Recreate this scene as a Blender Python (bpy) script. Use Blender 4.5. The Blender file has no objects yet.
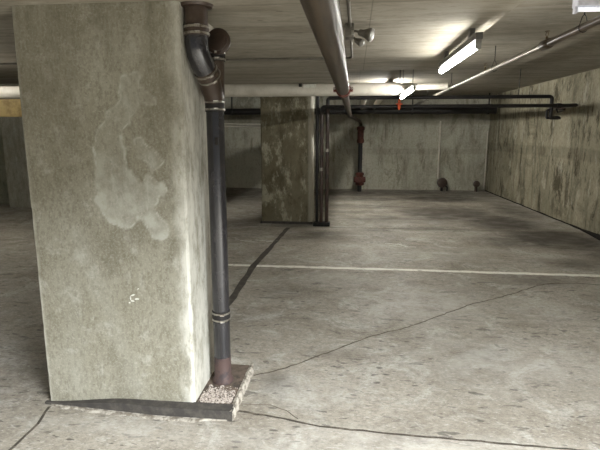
import bpy, bmesh, math, random
from mathutils import Vector, Matrix, noise
random.seed(7)
SC = bpy.context.scene
C = SC.collection
PI = math.pi

# ------------------------------------------------------------------ camera
H = 1.5
cam_d = bpy.data.cameras.new('camera'); cam = bpy.data.objects.new('camera', cam_d); C.objects.link(cam)
cam_d.sensor_width = 36.0; cam_d.lens = 36.0*495.0/600.0; cam_d.clip_start = 0.05; cam_d.clip_end = 200
cam.location = (0, 0, H)
cam.rotation_euler = (math.radians(90-10.554), 0, math.radians(6.162))
SC.camera = cam

# ------------------------------------------------------------------ world, lights, exposure
w = bpy.data.worlds.new('world'); SC.world = w; w.use_nodes = True
w.node_tree.nodes['Background'].inputs[0].default_value = (0.80, 0.86, 0.90, 1)
w.node_tree.nodes['Background'].inputs[1].default_value = 0.25

def area(name, loc, target, sx, sy, power, col):
    d = bpy.data.lights.new(name, 'AREA'); d.shape = 'RECTANGLE'; d.size = sx; d.size_y = sy
    d.energy = power; d.color = col
    o = bpy.data.objects.new(name, d); C.objects.link(o); o.location = loc
    o.rotation_euler = (Vector(target)-Vector(loc)).to_track_quat('-Z', 'Y').to_euler()
    return o
# daylight falling in through the open entrance behind the camera
area('daylight_entrance', (5.2, -2.4, 5.0), (-0.6, 2.6, 0.0), 4.5, 3.0, 6700, (0.94, 0.975, 1.0))
SC.view_settings.view_transform = 'Standard'
SC.view_settings.look = 'None'
SC.view_settings.exposure = 0.0
SC.view_settings.gamma = 1.0
SC.view_settings.use_curve_mapping = False

TUBE = 66.0     # strength of the nearer burning fluorescent tube
TUBE2 = 120.0    # and of the farther one
FILL_BACK = 420.0    # an added, unseen batten that brightens the back wall
FILL_LEFT = 190.0    # an added batten out of frame that brightens the left side

# ------------------------------------------------------------------ node helpers
class N:
    def __init__(s, name):
        s.m = bpy.data.materials.new(name); s.m.use_nodes = True
        s.t = s.m.node_tree; s.b = s.t.nodes['Principled BSDF']; s._tc = None
    def new(s, k): return s.t.nodes.new(k)
    def link(s, a, b): s.t.links.new(a, b)
    def co(s):
        if s._tc is None: s._tc = s.new('ShaderNodeTexCoord')
        return s._tc.outputs['Object']
    def mapped(s, scale=(1, 1, 1), rot=(0, 0, 0), loc=(0, 0, 0)):
        m = s.new('ShaderNodeMapping'); m.inputs['Scale'].default_value = scale
        m.inputs['Rotation'].default_value = rot; m.inputs['Location'].default_value = loc
        s.link(s.co(), m.inputs[0]); return m.outputs[0]
    def noise(s, sc, det=5, rough=.6, vec=None, dist=0):
        n = s.new('ShaderNodeTexNoise'); n.inputs['Scale'].default_value = sc
        n.inputs['Detail'].default_value = det; n.inputs['Roughness'].default_value = rough
        n.inputs['Distortion'].default_value = dist
        s.link(vec if vec is not None else s.co(), n.inputs['Vector']); return n.outputs['Fac']
    def ramp(s, f, a, b, lo=0., hi=1.):
        r = s.new('ShaderNodeMapRange'); r.interpolation_type = 'SMOOTHSTEP'
        r.inputs[1].default_value = a; r.inputs[2].default_value = b
        r.inputs[3].default_value = lo; r.inputs[4].default_value = hi
        s.link(f, r.inputs[0]); return r.outputs[0]
    def math(s, op, a, b=None, clamp=False):
        n = s.new('ShaderNodeMath'); n.operation = op; n.use_clamp = clamp
        for i, v in enumerate((a, b)):
            if v is None: continue
            if isinstance(v, (int, float)): n.inputs[i].default_value = v
            else: s.link(v, n.inputs[i])
        return n.outputs[0]
    def mix(s, f, a, b, mode='MIX'):
        n = s.new('ShaderNodeMix'); n.data_type = 'RGBA'; n.blend_type = mode
        if isinstance(f, (int, float)): n.inputs[0].default_value = f
        else: s.link(f, n.inputs[0])
        for i, v in ((6, a), (7, b)):
            if isinstance(v, tuple): n.inputs[i].default_value = v if len(v) == 4 else v+(1,)
            else: s.link(v, n.inputs[i])
        return n.outputs[2]
    def attr(s, name):
        a = s.new('ShaderNodeVertexColor'); a.layer_name = name
        sp = s.new('ShaderNodeSeparateColor'); s.link(a.outputs[0], sp.inputs[0]); return sp.outputs
    def xyz(s):
        sp = s.new('ShaderNodeSeparateXYZ'); s.link(s.co(), sp.inputs[0]); return sp.outputs
    def bump(s, h, strength=.3, dist=.01):
        b = s.new('ShaderNodeBump'); b.inputs['Strength'].default_value = strength
        b.inputs['Distance'].default_value = dist; s.link(h, b.inputs['Height'])
        s.link(b.outputs[0], s.b.inputs['Normal'])
    def out(s, col, rough=.8, spec=.3, metal=0.):
        if isinstance(col, tuple): s.b.inputs['Base Color'].default_value = col if len(col) == 4 else col+(1,)
        else: s.link(col, s.b.inputs['Base Color'])
        if isinstance(rough, (int, float)): s.b.inputs['Roughness'].default_value = rough
        else: s.link(rough, s.b.inputs['Roughness'])
        s.b.inputs['Specular IOR Level'].default_value = spec
        s.b.inputs['Metallic'].default_value = metal
        return s.m

def srgb(r, g, b):
    f = lambda c: ((c/255+.055)/1.055)**2.4 if c > 10 else c/255/12.92
    return (f(r), f(g), f(b))

def concrete_floor():
    n = N('floor_concrete')
    base = n.mix(n.ramp(n.noise(.6, 5, .65), .35, .65), srgb(144, 137, 124), srgb(166, 159, 146))
    blotch = n.noise(1.5, 8, .72, n.mapped((.8, 1.15, 1), (0, 0, .3)), .8)
    base = n.mix(n.ramp(blotch, .49, .64, 0, .55), base, srgb(110, 102, 89))
    wash = n.noise(2.3, 8, .72, n.mapped((1, 1, 1), (0, 0, -.5), (4, 2, 0)), 1.2)
    base = n.mix(n.ramp(wash, .50, .62, 0, .62), base, srgb(184, 181, 172))
    fine = n.noise(17, 8, .8)
    base = n.mix(n.ramp(fine, .42, .66, 0, .5), base, srgb(92, 87, 78))
    scr = n.noise(10, 8, .8, n.mapped((.6, 1.6, 1), (0, 0, .35)), .8)
    base = n.mix(n.ramp(scr, .54, .64, 0, .45), base, srgb(188, 185, 177))
    spots = n.noise(7, 4, .55, n.mapped((.7, 1.8, 1), (0, 0, .7)), .6)
    base = n.mix(n.ramp(spots, .635, .68, 0, .6), base, srgb(66, 61, 56))
    gr = n.noise(55, 5, .8, n.mapped((.8, 1.3, 1), (0, 0, .3)))
    base = n.mix(n.ramp(gr, .48, .60, 0, .38), base, srgb(86, 81, 73))
    gl = n.noise(38, 6, .8, n.mapped((.7, 1.5, 1), (0, 0, .5), (3, 3, 0)))
    base = n.mix(n.ramp(gl, .54, .64, 0, .5), base, srgb(198, 195, 187))
    sc2 = n.noise(16, 3, .5, n.mapped((.5, 1.6, 1), (0, 0, .9), (1, 5, 0)), .5)
    base = n.mix(n.ramp(sc2, .65, .69, 0, .65), base, srgb(58, 54, 49))
    for k, (sc_, th, ro) in enumerate(((5.5, .085, .8), (9.0, .08, -.3))):
        v = n.new('ShaderNodeTexVoronoi'); v.inputs['Scale'].default_value = sc_; v.voronoi_dimensions = '2D'
        wv = n.new('ShaderNodeMapping'); wv.inputs['Scale'].default_value = (.75, 1.7, 1); wv.inputs['Rotation'].default_value = (0, 0, ro)
        n.link(n.co(), wv.inputs[0]); n.link(wv.outputs[0], v.inputs['Vector'])
        dd = n.math('ADD', v.outputs['Distance'], n.math('MULTIPLY', n.math('SUBTRACT', n.noise(22, 4, .7), .5), .22))
        mk = n.math('MULTIPLY', n.ramp(dd, th*.6, th*1.3, .8, 0), n.ramp(n.noise(1.3+k, 3, .6, n.mapped(loc=(k*5, 3, 0))),   .50, .62))
        base = n.mix(mk, base, srgb(62, 57, 51))
    a = n.attr('stain_shade')
    edge = n.math('MULTIPLY', a[0], n.ramp(n.noise(2.2, 8, .78, n.mapped((.55, 1.3, 1)), .6), .32, .62, .55, 1.25))
    base = n.mix(n.math('MINIMUM', edge, .88), base, srgb(56, 50, 42))
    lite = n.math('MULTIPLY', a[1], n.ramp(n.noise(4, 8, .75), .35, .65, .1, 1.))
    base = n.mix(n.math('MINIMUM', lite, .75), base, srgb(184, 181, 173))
    n.bump(n.noise(30, 8, .7), .35, .004)
    return n.out(base, n.ramp(n.noise(3, 4), .3, .7, .5, .8), .35)

def concrete_ceiling():
    n = N('ceiling_concrete')
    base = n.mix(n.ramp(n.noise(.8, 5, .6), .3, .7), srgb(140, 134, 121), srgb(160, 154, 141))
    st = n.noise(2.0, 6, .65, n.mapped((.5, 2.4, 1)))
    base = n.mix(n.ramp(st, .45, .65, 0, .55), base, srgb(108, 101, 88))
    cf = n.noise(12, 8, .8, n.mapped((.6, 1.6, 1)))
    base = n.mix(n.ramp(cf, .46, .62, 0, .4), base, srgb(106, 100, 88))
    cw = n.noise(5, 8, .8, n.mapped((.5, 2.0, 1), loc=(6, 2, 0)), .6)
    base = n.mix(n.ramp(cw, .54, .66, 0, .4), base, srgb(184, 178, 166))
    sp = n.noise(11, 2, .5, n.mapped((.6, 1.6, 1), loc=(3, 1, 0)))
    base = n.mix(n.ramp(sp, .70, .74, 0, .45), base, srgb(84, 78, 68))
    x, y, z = n.xyz()[0:3]
    wob = n.math('MULTIPLY', n.math('SUBTRACT', n.noise(1.5, 4), .5), .05)
    for ax, c, wd in ((x, .075, .006), (y, 3.02, .006), (y, 2.52, .008), (x, -2.35, .006), (x, 2.5, .006), (y, 7.9, .008)):
        d = n.math('ABSOLUTE', n.math('SUBTRACT', n.math('ADD', ax, wob if ax is y else 0.), c))
        base = n.mix(n.ramp(d, 0, wd, .42, 0), base, srgb(58, 52, 45))
    n.bump(n.noise(20, 8, .7), .3, .005)
    return n.out(base, .85, .25)

def concrete_wall(name, c1, c2, dark, streak_amt=.7, axis='Y', band=None, light=None, seed=0.):
    n = N(name)
    sc = (2.2, .0, .33) if axis == 'X' else (.0, 2.2, .33)
    base = n.mix(n.ramp(n.noise(.9, 5, .6, n.mapped(loc=(seed, 0, 0))), .3, .7), c1, c2)
    s1 = n.noise(1.7, 7, .72, n.mapped(sc, loc=(seed, seed, 0)))
    base = n.mix(n.ramp(s1, .48, .72, 0, streak_amt), base, dark)
    grime = n.noise(2.4, 8, .8, n.mapped((1.2, 1.2, .4), loc=(9+seed, 1, 0)), .5)
    base = n.mix(n.ramp(grime, .53, .60, 0, streak_amt), base, dark)
    s2 = n.noise(4.5, 6, .7, n.mapped((1, 1, .5), loc=(seed, 2, 0)))
    base = n.mix(n.ramp(s2, .55, .72, 0, streak_amt*.8), base, dark)
    s3 = n.noise(3.2, 7, .75, n.mapped((1.4, 1.4, .6), loc=(5+seed, 0, 3)))
    s4 = n.noise(1.3, 8, .75, n.mapped((1, 1, .7), loc=(1+seed, 7, 3)), 1.)
    base = n.mix(n.ramp(s4, .50, .62, 0, streak_amt*.55), base, dark)
    base = n.mix(n.ramp(s3, .53, .66, 0, .5), base, light or srgb(176, 172, 156))
    f = n.noise(26, 6, .7)
    base = n.mix(n.ramp(f, .4, .75, 0, .35), base, dark)
    x, y, z = n.xyz()[0:3]
    if band:
        zb = n.math('ADD', z, n.math('MULTIPLY', n.math('SUBTRACT', n.noise(3, 5), .5), .10))
        for zc, hw, amt in band:
            d = n.math('ABSOLUTE', n.math('SUBTRACT', zb, zc))
            base = n.mix(n.ramp(d, hw*.6, hw, amt, 0), base, dark)
    n.bump(n.noise(18, 8, .7), .4, .006)
    return n.out(base, .88, .25)

def pillar_mat():
    n = N('pillar_concrete')
    base = n.mix(n.ramp(n.noise(2.2, 5, .6), .3, .7), srgb(133, 129, 113), srgb(150, 147, 133))
    s1 = n.noise(3.5, 7, .72, n.mapped((2.5, 2.5, .35)))
    base = n.mix(n.ramp(s1, .45, .75, 0, .45), base, srgb(112, 107, 90))
    cz = n.noise(2.6, 6, .65, n.mapped((1.2, 1.2, .8), loc=(2, 5, 1)), .4)
    base = n.mix(n.ramp(cz, .5, .66, 0, .45), base, srgb(102, 97, 82))
    cl = n.noise(3.1, 7, .7, n.mapped((1.6, 1.6, .5), loc=(8, 5, 4)), .4)
    base = n.mix(n.ramp(cl, .54, .68, 0, .55), base, srgb(178, 177, 168))
    f = n.noise(45, 6, .7, n.mapped((1.3, 1.3, .7)))
    base = n.mix(n.ramp(f, .42, .66, 0, .5), base, srgb(100, 95, 80))
    pit = n.noise(60, 3, .6)
    base = n.mix(n.ramp(pit, .66, .72, 0, .6), base, srgb(70, 66, 54))
    l = n.noise(9, 8, .8)
    g2 = n.noise(80, 4, .75)
    base = n.mix(n.ramp(g2, .5, .62, 0, .35), base, srgb(176, 172, 158))
    base = n.mix(n.ramp(l, .54, .66, 0, .40), base, srgb(180, 178, 168))
    a = n.attr('stain_shade')
    patch = n.math('MULTIPLY', a[0], n.ramp(n.noise(14, 6, .7), .25, .6, .35, 1.))
    base = n.mix(n.math('MINIMUM', patch, .7), base, srgb(182, 182, 172))
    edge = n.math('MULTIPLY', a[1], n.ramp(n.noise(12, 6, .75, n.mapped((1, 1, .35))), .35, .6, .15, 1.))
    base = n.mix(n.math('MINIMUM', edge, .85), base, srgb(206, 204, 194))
    top_shade = n.math('MULTIPLY', a[2], n.ramp(n.noise(5, 6, .7, n.mapped((1, 1, .5))), .35, .6, .3, 1.))  # shade painted into the upper part of the pillar
    base = n.mix(n.math('MINIMUM', top_shade, .6), base, srgb(92, 86, 70))
    n.bump(n.noise(35, 8, .7), .4, .004)
    return n.out(base, .85, .25)

def far_pillar_mat():
    n = N('pillar_mottled_concrete')
    base = n.mix(n.ramp(n.noise(1.5, 5, .6), .35, .65), srgb(98, 92, 74), srgb(116, 110, 91))
    s1 = n.noise(2.6, 7, .7, n.mapped((1.4, 1.4, .6)))
    base = n.mix(n.ramp(s1, .5, .66, 0, .75), base, srgb(74, 68, 52))
    l = n.noise(3.4, 7, .75, n.mapped((1.3, 1.3, .6), loc=(4, 0, 2)))
    base = n.mix(n.ramp(l, .50, .60, 0, .6), base, srgb(172, 168, 150))
    l2 = n.noise(9, 8, .8, n.mapped((1, 1, .7), loc=(1, 0, 6)))
    base = n.mix(n.ramp(l2, .5, .62, 0, .5), base, srgb(78, 72, 55))
    a = n.attr('stain_shade')
    base = n.mix(n.math('MULTIPLY', a[1], .7), base, srgb(190, 186, 172))
    n.bump(n.noise(25, 8, .7), .4, .005)
    return n.out(base, .88, .2)

def painted(name, col, col2, sc=8, rough=.5, spec=.4, metal=0., lo=.45, hi=.65, bump=.2, stretch=(1, 1, 1)):
    n = N(name)
    c = n.mix(n.ramp(n.noise(sc, 6, .7, n.mapped(stretch)), lo, hi), col, col2)
    n.bump(n.noise(sc*5, 5, .6), bump, .002)
    return n.out(c, rough, spec, metal)

def emit(name, col, st):
    n = N(name)
    n.b.inputs['Emission Color'].default_value = col+(1,)
    n.b.inputs['Emission Strength'].default_value = st
    return n.out(col, .4, .3)

M = {}
M['floor'] = concrete_floor(); M['ceil'] = concrete_ceiling()
M['wr'] = concrete_wall('wall_right_concrete', srgb(122, 117, 98), srgb(146, 140, 120), srgb(54, 48, 31), .85, 'Y', ((1.16, .12, .25),))
M['wb'] = concrete_wall('wall_back_concrete', srgb(168, 166, 152), srgb(186, 184, 170), srgb(96, 90, 72), .5, 'X', ((1.02, .09, .15), (1.95, .28, .45)), seed=2.)
M['wl'] = concrete_wall('wall_left_concrete', srgb(142, 142, 124), srgb(156, 154, 138), srgb(78, 76, 62), .5, 'Y', seed=4.)
M['pillar'] = pillar_mat(); M['pillar2'] = far_pillar_mat()
M['iron'] = painted('black_cast_iron', srgb(40, 39, 42), srgb(54, 52, 55), 7, .2, .9, .15, .4, .7, .08)
M['ironbrown'] = painted('brown_cast_iron', srgb(62, 50, 42), srgb(78, 66, 56), 9, .42, .5, .2)
M['ironred'] = painted('rusty_red_cast_iron', srgb(82, 66, 62), srgb(62, 54, 54), 16, .6, .3, .1)
M['steel'] = painted('steel_band', srgb(176, 172, 164), srgb(120, 112, 100), 40, .28, .6, .85)
M['rubber'] = painted('dark_rubber', srgb(36, 34, 33), srgb(46, 43, 41), 20, .65, .3)
M['white_wrap'] = painted('white_pipe_wrap', srgb(205, 200, 188), srgb(182, 176, 162), 5, .6, .3, 0, .45, .75)
M['galv'] = painted('dirty_galvanised_steel', srgb(74, 63, 51), srgb(46, 38, 30), 11, .38, .5, .25, .35, .65, .2, (3, .2, 3))
M['galv_lit'] = painted('lit_galvanised_steel', srgb(158, 152, 140), srgb(112, 104, 92), 12, .35, .5, .6, .4, .7, .1, (3, .4, 3))  # lighter copy of the steel, for the pipe run the tubes light
M['grey_paint'] = painted('grey_conduit', srgb(112, 108, 99), srgb(92, 87, 78), 14, .5, .4, .3)
M['red'] = painted('red_coupling_paint', srgb(112, 58, 48), srgb(84, 46, 40), 22, .55, .4)
M['darkred'] = painted('dull_red_paint', srgb(88, 50, 42), srgb(64, 42, 36), 22, .6, .3)
M['black'] = painted('black_pipe_paint', srgb(22, 20, 20), srgb(30, 27, 25), 10, .5, .4)
M['redbrown'] = painted('red_brown_pipe_paint', srgb(58, 43, 37), srgb(40, 32, 29), 10, .30, .5)
M['dirt'] = painted('brown_dirt', srgb(104, 92, 82), srgb(70, 64, 58), 14, .95, .1, 0, .35, .65, .8)
M['darkkerb'] = painted('dark_sealant', srgb(62, 59, 56), srgb(82, 78, 72), 20, .8, .25, 0, .4, .7, .6)
M['mortar'] = painted('pale_mortar', srgb(172, 166, 154), srgb(112, 105, 94), 26, .9, .2, 0, .42, .62, .8)
M['gravel'] = painted('pale_gravel', srgb(178, 168, 158), srgb(74, 64, 58), 110, .9, .2)
M['housing'] = painted('white_enamel_housing', srgb(196, 196, 204), srgb(172, 172, 178), 6, .4, .4)
M['shadehousing'] = painted('grey_enamel_housing', srgb(120, 118, 112), srgb(100, 97, 92), 6, .45, .4)
M['darkhousing'] = painted('dark_enamel_housing', srgb(74, 72, 68), srgb(60, 58, 54), 6, .5, .3)  # dark grey enamel of the nearest batten
M['tube'] = emit('burning_fluorescent_tube', (1.0, .985, .93), TUBE)
M['tube2'] = emit('burning_far_fluorescent_tube', (1.0, .985, .93), TUBE2)
M['fill_back'] = emit('added_back_fill_tube', (1.0, .985, .93), FILL_BACK)
M['fill_left'] = emit('added_left_fill_tube', (1.0, .985, .93), FILL_LEFT)
M['tubedim'] = emit('dim_fluorescent_tube', (.95, .97, 1.0), .55)
M['lampglass'] = emit('frosted_lamp_face', (.22, .21, .19), .0)
M['tan'] = painted('tan_painted_board', srgb(196, 172, 118), srgb(164, 140, 94), 6, .7, .3)
M['tar'] = painted('black_tar', srgb(66, 62, 56), srgb(88, 83, 74), 12, .75, .3)
M['hair'] = painted('faint_dirt_filled_crack', srgb(92, 86, 76), srgb(124, 117, 105), 9
                      , .95, .1)
M['crack'] = painted('dirt_filled_crack', srgb(72, 67, 60), srgb(104, 97, 87), 20, .95, .1)
def line_paint():
    n = N('worn_white_floor_paint')
    c = n.mix(n.ramp(n.noise(9, 7, .75), .52, .66), srgb(226, 224, 214), srgb(176, 171, 160))
    return n.out(c, .7, .3)
M['linepaint'] = line_paint()
M['chalk'] = painted('white_paint_marks', srgb(214, 214, 204), srgb(190, 188, 178), 30, .8, .2)
M['orange'] = painted('orange_plastic', srgb(214, 96, 52), srgb(190, 78, 44), 10, .5, .4)
M['brass'] = painted('tarnished_brass', srgb(120, 104, 76), srgb(86, 74, 56), 20, .4, .5, .6)
M['glass'] = painted('dark_joint', srgb(26, 24, 22), srgb(40, 37, 33), 8, .95, .1)

# ------------------------------------------------------------------ mesh helpers
def link(name, bm, m, parent=None, smooth=False):
    me = bpy.data.meshes.new(name); bm.to_mesh(me); bm.free()
    o = bpy.data.objects.new(name, me); C.objects.link(o)
    if m is not None: me.materials.append(m)
    if smooth:
        for p in me.polygons: p.use_smooth = True
        try: me.set_sharp_from_angle(angle=math.radians(40))
        except Exception: pass
    if parent is not None: o.parent = parent
    return o
def tag(o, label, cat, group=None, kind=None):
    o['label'] = label; o['category'] = cat
    if group: o['group'] = group
    if kind: o['kind'] = kind
    return o
def thing(name, loc, label, cat, group=None):
    o = bpy.data.objects.new(name, None); C.objects.link(o); o.location = loc; o.empty_display_size = .1
    return tag(o, label, cat, group)
def structure(o): o['kind'] = 'structure'; return o
def box(bm, lo, hi, bevel=0, mat=None):
    r = bmesh.ops.create_cube(bm, size=1)
    vs = r['verts']
    for v in vs:
        v.co = Vector([(lo[i]+hi[i])/2 + v.co[i]*(hi[i]-lo[i]) for i in range(3)])
    if mat is not None:
        for v in vs: v.co = mat @ v.co
    if bevel:
        es = list({e for v in vs for e in v.link_edges})
        bmesh.ops.bevel(bm, geom=es, offset=bevel, segments=2, affect='EDGES', profile=.5)
def fillet(pts, r, n=6):
    pts = [Vector(p) for p in pts]; out = [pts[0]]
    for i in range(1, len(pts)-1):
        a, b, c = pts[i-1], pts[i], pts[i+1]
        u = (a-b).normalized(); v = (c-b).normalized()
        rr = min(r, (a-b).length*.49, (c-b).length*.49)
        p, q = b+u*rr, b+v*rr
        for k in range(n+1):
            t = k/n; out.append((1-t)**2*p + 2*t*(1-t)*b + t*t*q)
    out.append(pts[-1]); return out
def sweep(bm, pts, r, seg=16, cap=True, bend=0):
    pts = [Vector(p) for p in pts]
    if bend: pts = fillet(pts, bend)
    rs = r if isinstance(r, (list, tuple)) else [r]*len(pts)
    T = []
    for i in range(len(pts)):
        a = pts[max(i-1, 0)]; b = pts[min(i+1, len(pts)-1)]; T.append((b-a).normalized())
    up = Vector((0, 0, 1)) if abs(T[0].z) < .9 else Vector((1, 0, 0))
    nrm = (up - T[0]*up.dot(T[0])).normalized(); rings = []
    for i, p in enumerate(pts):
        nrm = (nrm - T[i]*nrm.dot(T[i])).normalized(); bi = T[i].cross(nrm)
        rings.append([bm.verts.new(p + (nrm*math.cos(2*PI*k/seg)+bi*math.sin(2*PI*k/seg))*rs[i]) for k in range(seg)])
    for i in range(len(rings)-1):
        for k in range(seg):
            bm.faces.new((rings[i][k], rings[i+1][k], rings[i+1][(k+1) % seg], rings[i][(k+1) % seg]))
    if cap:
        bm.faces.new(rings[0][::1]); bm.faces.new(rings[-1][::-1])
    bmesh.ops.recalc_face_normals(bm, faces=bm.faces[:])
def tube(name, pts, r, m, parent=None, seg=16, bend=0):
    bm = bmesh.new(); sweep(bm, pts, r, seg, True, bend); return link(name, bm, m, parent, True)
def lathe_seg(bm, a, b, prof, seg=20):
    """prof: list of (t along a->b, radius)"""
    a, b = Vector(a), Vector(b)
    sweep(bm, [a+(b-a)*t for t, _ in prof], [r for _, r in prof], seg)
def boxo(name, lo, hi, m, parent=None, bevel=0, mat=None):
    bm = bmesh.new(); box(bm, lo, hi, bevel, mat); return link(name, bm, m, parent, bevel > 0)

def ribbon(name, pts, width, m, z=.0016, jit=0., sub=6, thick=.0016, seed=0):
    """thin strip of paint/tar/dirt lying on the floor along a polyline"""
    rnd = random.Random(seed)
    P = []
    for i in range(len(pts)-1):
        a, b = Vector((*pts[i], 0)), Vector((*pts[i+1], 0))
        k = max(1, int((b-a).length*sub))
        for j in range(k): P.append(a.lerp(b, j/k))
    P.append(Vector((*pts[-1], 0)))
    bm = bmesh.new(); rows = []
    for i, p in enumerate(P):
        t = (P[min(i+1, len(P)-1)]-P[max(i-1, 0)]).normalized(); s = Vector((-t.y, t.x, 0))
        off = (rnd.random()-.5)*jit*2
        wl = width/2*(1+(rnd.random()-.5)*.5*(jit > 0)); wr = width/2*(1+(rnd.random()-.5)*.5*(jit > 0))
        rows.append([bm.verts.new(p+s*(off+wl)+Vector((0, 0, z))), bm.verts.new(p+s*(off-wr)+Vector((0, 0, z))),
                     bm.verts.new(p+s*(off-wr)+Vector((0, 0, z-thick))), bm.verts.new(p+s*(off+wl)+Vector((0, 0, z-thick)))])
    for a, b in zip(rows, rows[1:]):
        for k in range(4): bm.faces.new((a[k], b[k], b[(k+1) % 4], a[(k+1) % 4]))
    bm.faces.new(rows[0]); bm.faces.new(rows[-1][::-1])
    bmesh.ops.recalc_face_normals(bm, faces=bm.faces[:])
    return link(name, bm, m)

def paint(o, fn, name='stain_shade'):
    me = o.data; ca = me.color_attributes.new(name, 'FLOAT_COLOR', 'POINT')
    for i, v in enumerate(me.vertices):
        c = fn(v.co); ca.data[i].color = (c[0], c[1], c[2], 1)

def sstep(a, b, x):
    t = max(0, min(1, (x-a)/(b-a))); return t*t*(3-2*t)
def segd(p, a, b):
    ax, ay = a; bx, by = b; px, py = p
    dx, dy = bx-ax, by-ay; t = max(0, min(1, ((px-ax)*dx+(py-ay)*dy)/(dx*dx+dy*dy+1e-9)))
    return math.hypot(px-ax-t*dx, py-ay-t*dy)

# ------------------------------------------------------------------ the setting
ZL, ZH = 2.11, 2.44         # underside of the lower slab, of the higher ceiling
def floor_mesh():
    bm = bmesh.new()
    xs = [-9.2, -7, -5, -3.5]+[-2.4+i*.06 for i in range(int(6.3/.06)+1)]+[4.2]
    ys = [-4.5, -2, 0, 1.2]+[1.7+i*.06 for i in range(int(12/.06)+1)]+[13.9]
    g = [[bm.verts.new((x, y, 0)) for y in ys] for x in xs]
    for i in range(len(xs)-1):
        for j in range(len(ys)-1):
            bm.faces.new((g[i][j], g[i+1][j], g[i+1][j+1], g[i][j+1]))
    return bm
FST = [  # oil and damp stains; the broad far ones also tone down the overlit back: x, y, rx, ry, strength
 (1.7, 9.6, 1.1, 1.2, 1.1), (2.5, 8.6, .8, 1.0, 1.0), (2.9, 7.3, .8, .9, 1.1), (1.9, 11.6, 1.3, .7, 1.0), (2.2, 7.0, .6, .5, .6), (1.2, 10.8, 1.0, .5, .6),
 (.6, 8.9, .6, .35, .45), (-.2, 10.3, .6, .3, .55), (2.1, 12.2, 1.1, .5, .6), (.2, 12.2, .8, .4, .4), (-.5, 7.3, .5, .3, .5),
 (2.5, 5.9, .5, .3, .5), (1.9, 5.15, .5, .25, .45), (-.6, 7.0, .55, .25, .55), (-.95, 8.0, .55, .3, .6), (.35, 7.7, .35, .16, .35), (-.45, 2.78, .12, .14, .7),
 (-.1, 3.2, .3, .12, .3), (3.2, 6.2, .4, .6, .6), (3.1, 9.8, .5, 1.6, .6), (.9, 3.3, .25, .12, .3), (-2.1, 3.0, .5, .6, .35), (-.6, 4.5, .4, .25, .3),
 (1.3, 7.9, .7, .25, .5), (.6, 12.6, 3.0, .9, .75), (-2.5, 12.0, 2, 1.6, .6), (1.0, 11.4, 2.4, .5, .6), (1.2, 10.2, 2.2, .45, .7), (1.4, 8.7, 2.0, .4, .55), (.3, 9.5, 1.3, .25, .5), (2.2, 9.3, 1.2, 1.2, .5), (-.3, 9.0, .45, .2, .4)]
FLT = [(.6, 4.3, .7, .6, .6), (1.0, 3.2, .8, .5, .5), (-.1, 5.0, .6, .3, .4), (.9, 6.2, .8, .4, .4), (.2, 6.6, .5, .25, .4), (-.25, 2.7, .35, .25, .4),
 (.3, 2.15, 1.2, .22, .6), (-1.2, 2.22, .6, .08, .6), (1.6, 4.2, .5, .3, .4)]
def fpaint(c):
    s = l = 0
    for x, y, rx, ry, k in FST:
        d = math.hypot((c.x-x)/rx, (c.y-y)/ry)
        if d < 1.3: s = max(s, k*(1-sstep(.2, 1.3, d)))
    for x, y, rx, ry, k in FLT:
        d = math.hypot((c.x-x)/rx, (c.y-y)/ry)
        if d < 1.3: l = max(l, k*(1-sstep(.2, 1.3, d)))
    return s, l, 0
fl = structure(link('floor', floor_mesh(), M['floor'])); paint(fl, fpaint)
# solid ground under the floor surface
bm = bmesh.new()
box(bm, (-9.6, -.15, ZH), (4.6, 14.2, ZH+.3))
def prism(bm, poly, z0, z1):
    a = [bm.verts.new((x, y, z0)) for x, y in poly]; b = [bm.verts.new((x, y, z1)) for x, y in poly]
    bm.faces.new(a); bm.faces.new(b[::-1])
    for i in range(len(poly)):
        j = (i+1) % len(poly); bm.faces.new((a[i], b[i], b[j], a[j]))
    bmesh.ops.recalc_face_normals(bm, faces=bm.faces[:])
prism(bm, [(-6.5, 0.), (.78, 0.), (.78, 5.15), (-.12, 5.15), (-.12, 6.42), (-1.72, 6.42), (-1.72, 2.56), (-6.5, 2.56)], ZL, ZH+.01)
structure(link('ceiling', bm, M['ceil']))
def slab_wall(name, pts, z1, m):
    bm = bmesh.new(); prism(bm, pts, -.02, z1); return structure(link(name, bm, m))
slab_wall('wall_right', [(3.46, 13.5), (3.76, 1.0), (3.79, 0.), (4.2, 0.), (4.1, 13.9), (3.46, 13.9)], ZH+.05, M['wr'])
slab_wall('wall_back', [(-9, 13.45), (3.46, 13.45), (3.46, 13.8), (-9, 13.8)], ZH+.05, M['wb'])
slab_wall('wall_left', [(-9.2, -4), (-8.6, -4), (-8.6, 9.75), (-6.9, 9.75), (-6.9, 13.45), (-9.2, 13.45)], ZH+.05, M['wl'])
# dark open joint where the right wall meets the floor
bm = bmesh.new()
rnd = random.Random(3)
prev = None
for i in range(61):
    y = 2.0+i*(13.4-2.0)/60
    xw = 3.76-(y-1.0)*.3/12.5
    wd = .015+.02*rnd.random()+(.11*math.exp(-((y-7.0)/.75)**2))
    hh = .012+.01*rnd.random()+.035*math.exp(-((y-7.0)/.75)**2)
    ring = [bm.verts.new((xw+.01, y, .0)), bm.verts.new((xw-wd, y, .0)), bm.verts.new((xw-wd*.8, y, hh*.7)), bm.verts.new((xw+.01, y, hh))]
    if prev:
        for k in range(4): bm.faces.new((prev[k], ring[k], ring[(k+1) % 4], prev[(k+1) % 4]))
    prev = ring
bmesh.ops.recalc_face_normals(bm, faces=bm.faces[:])
structure(link('trim_1', bm, M['glass']))

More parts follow.
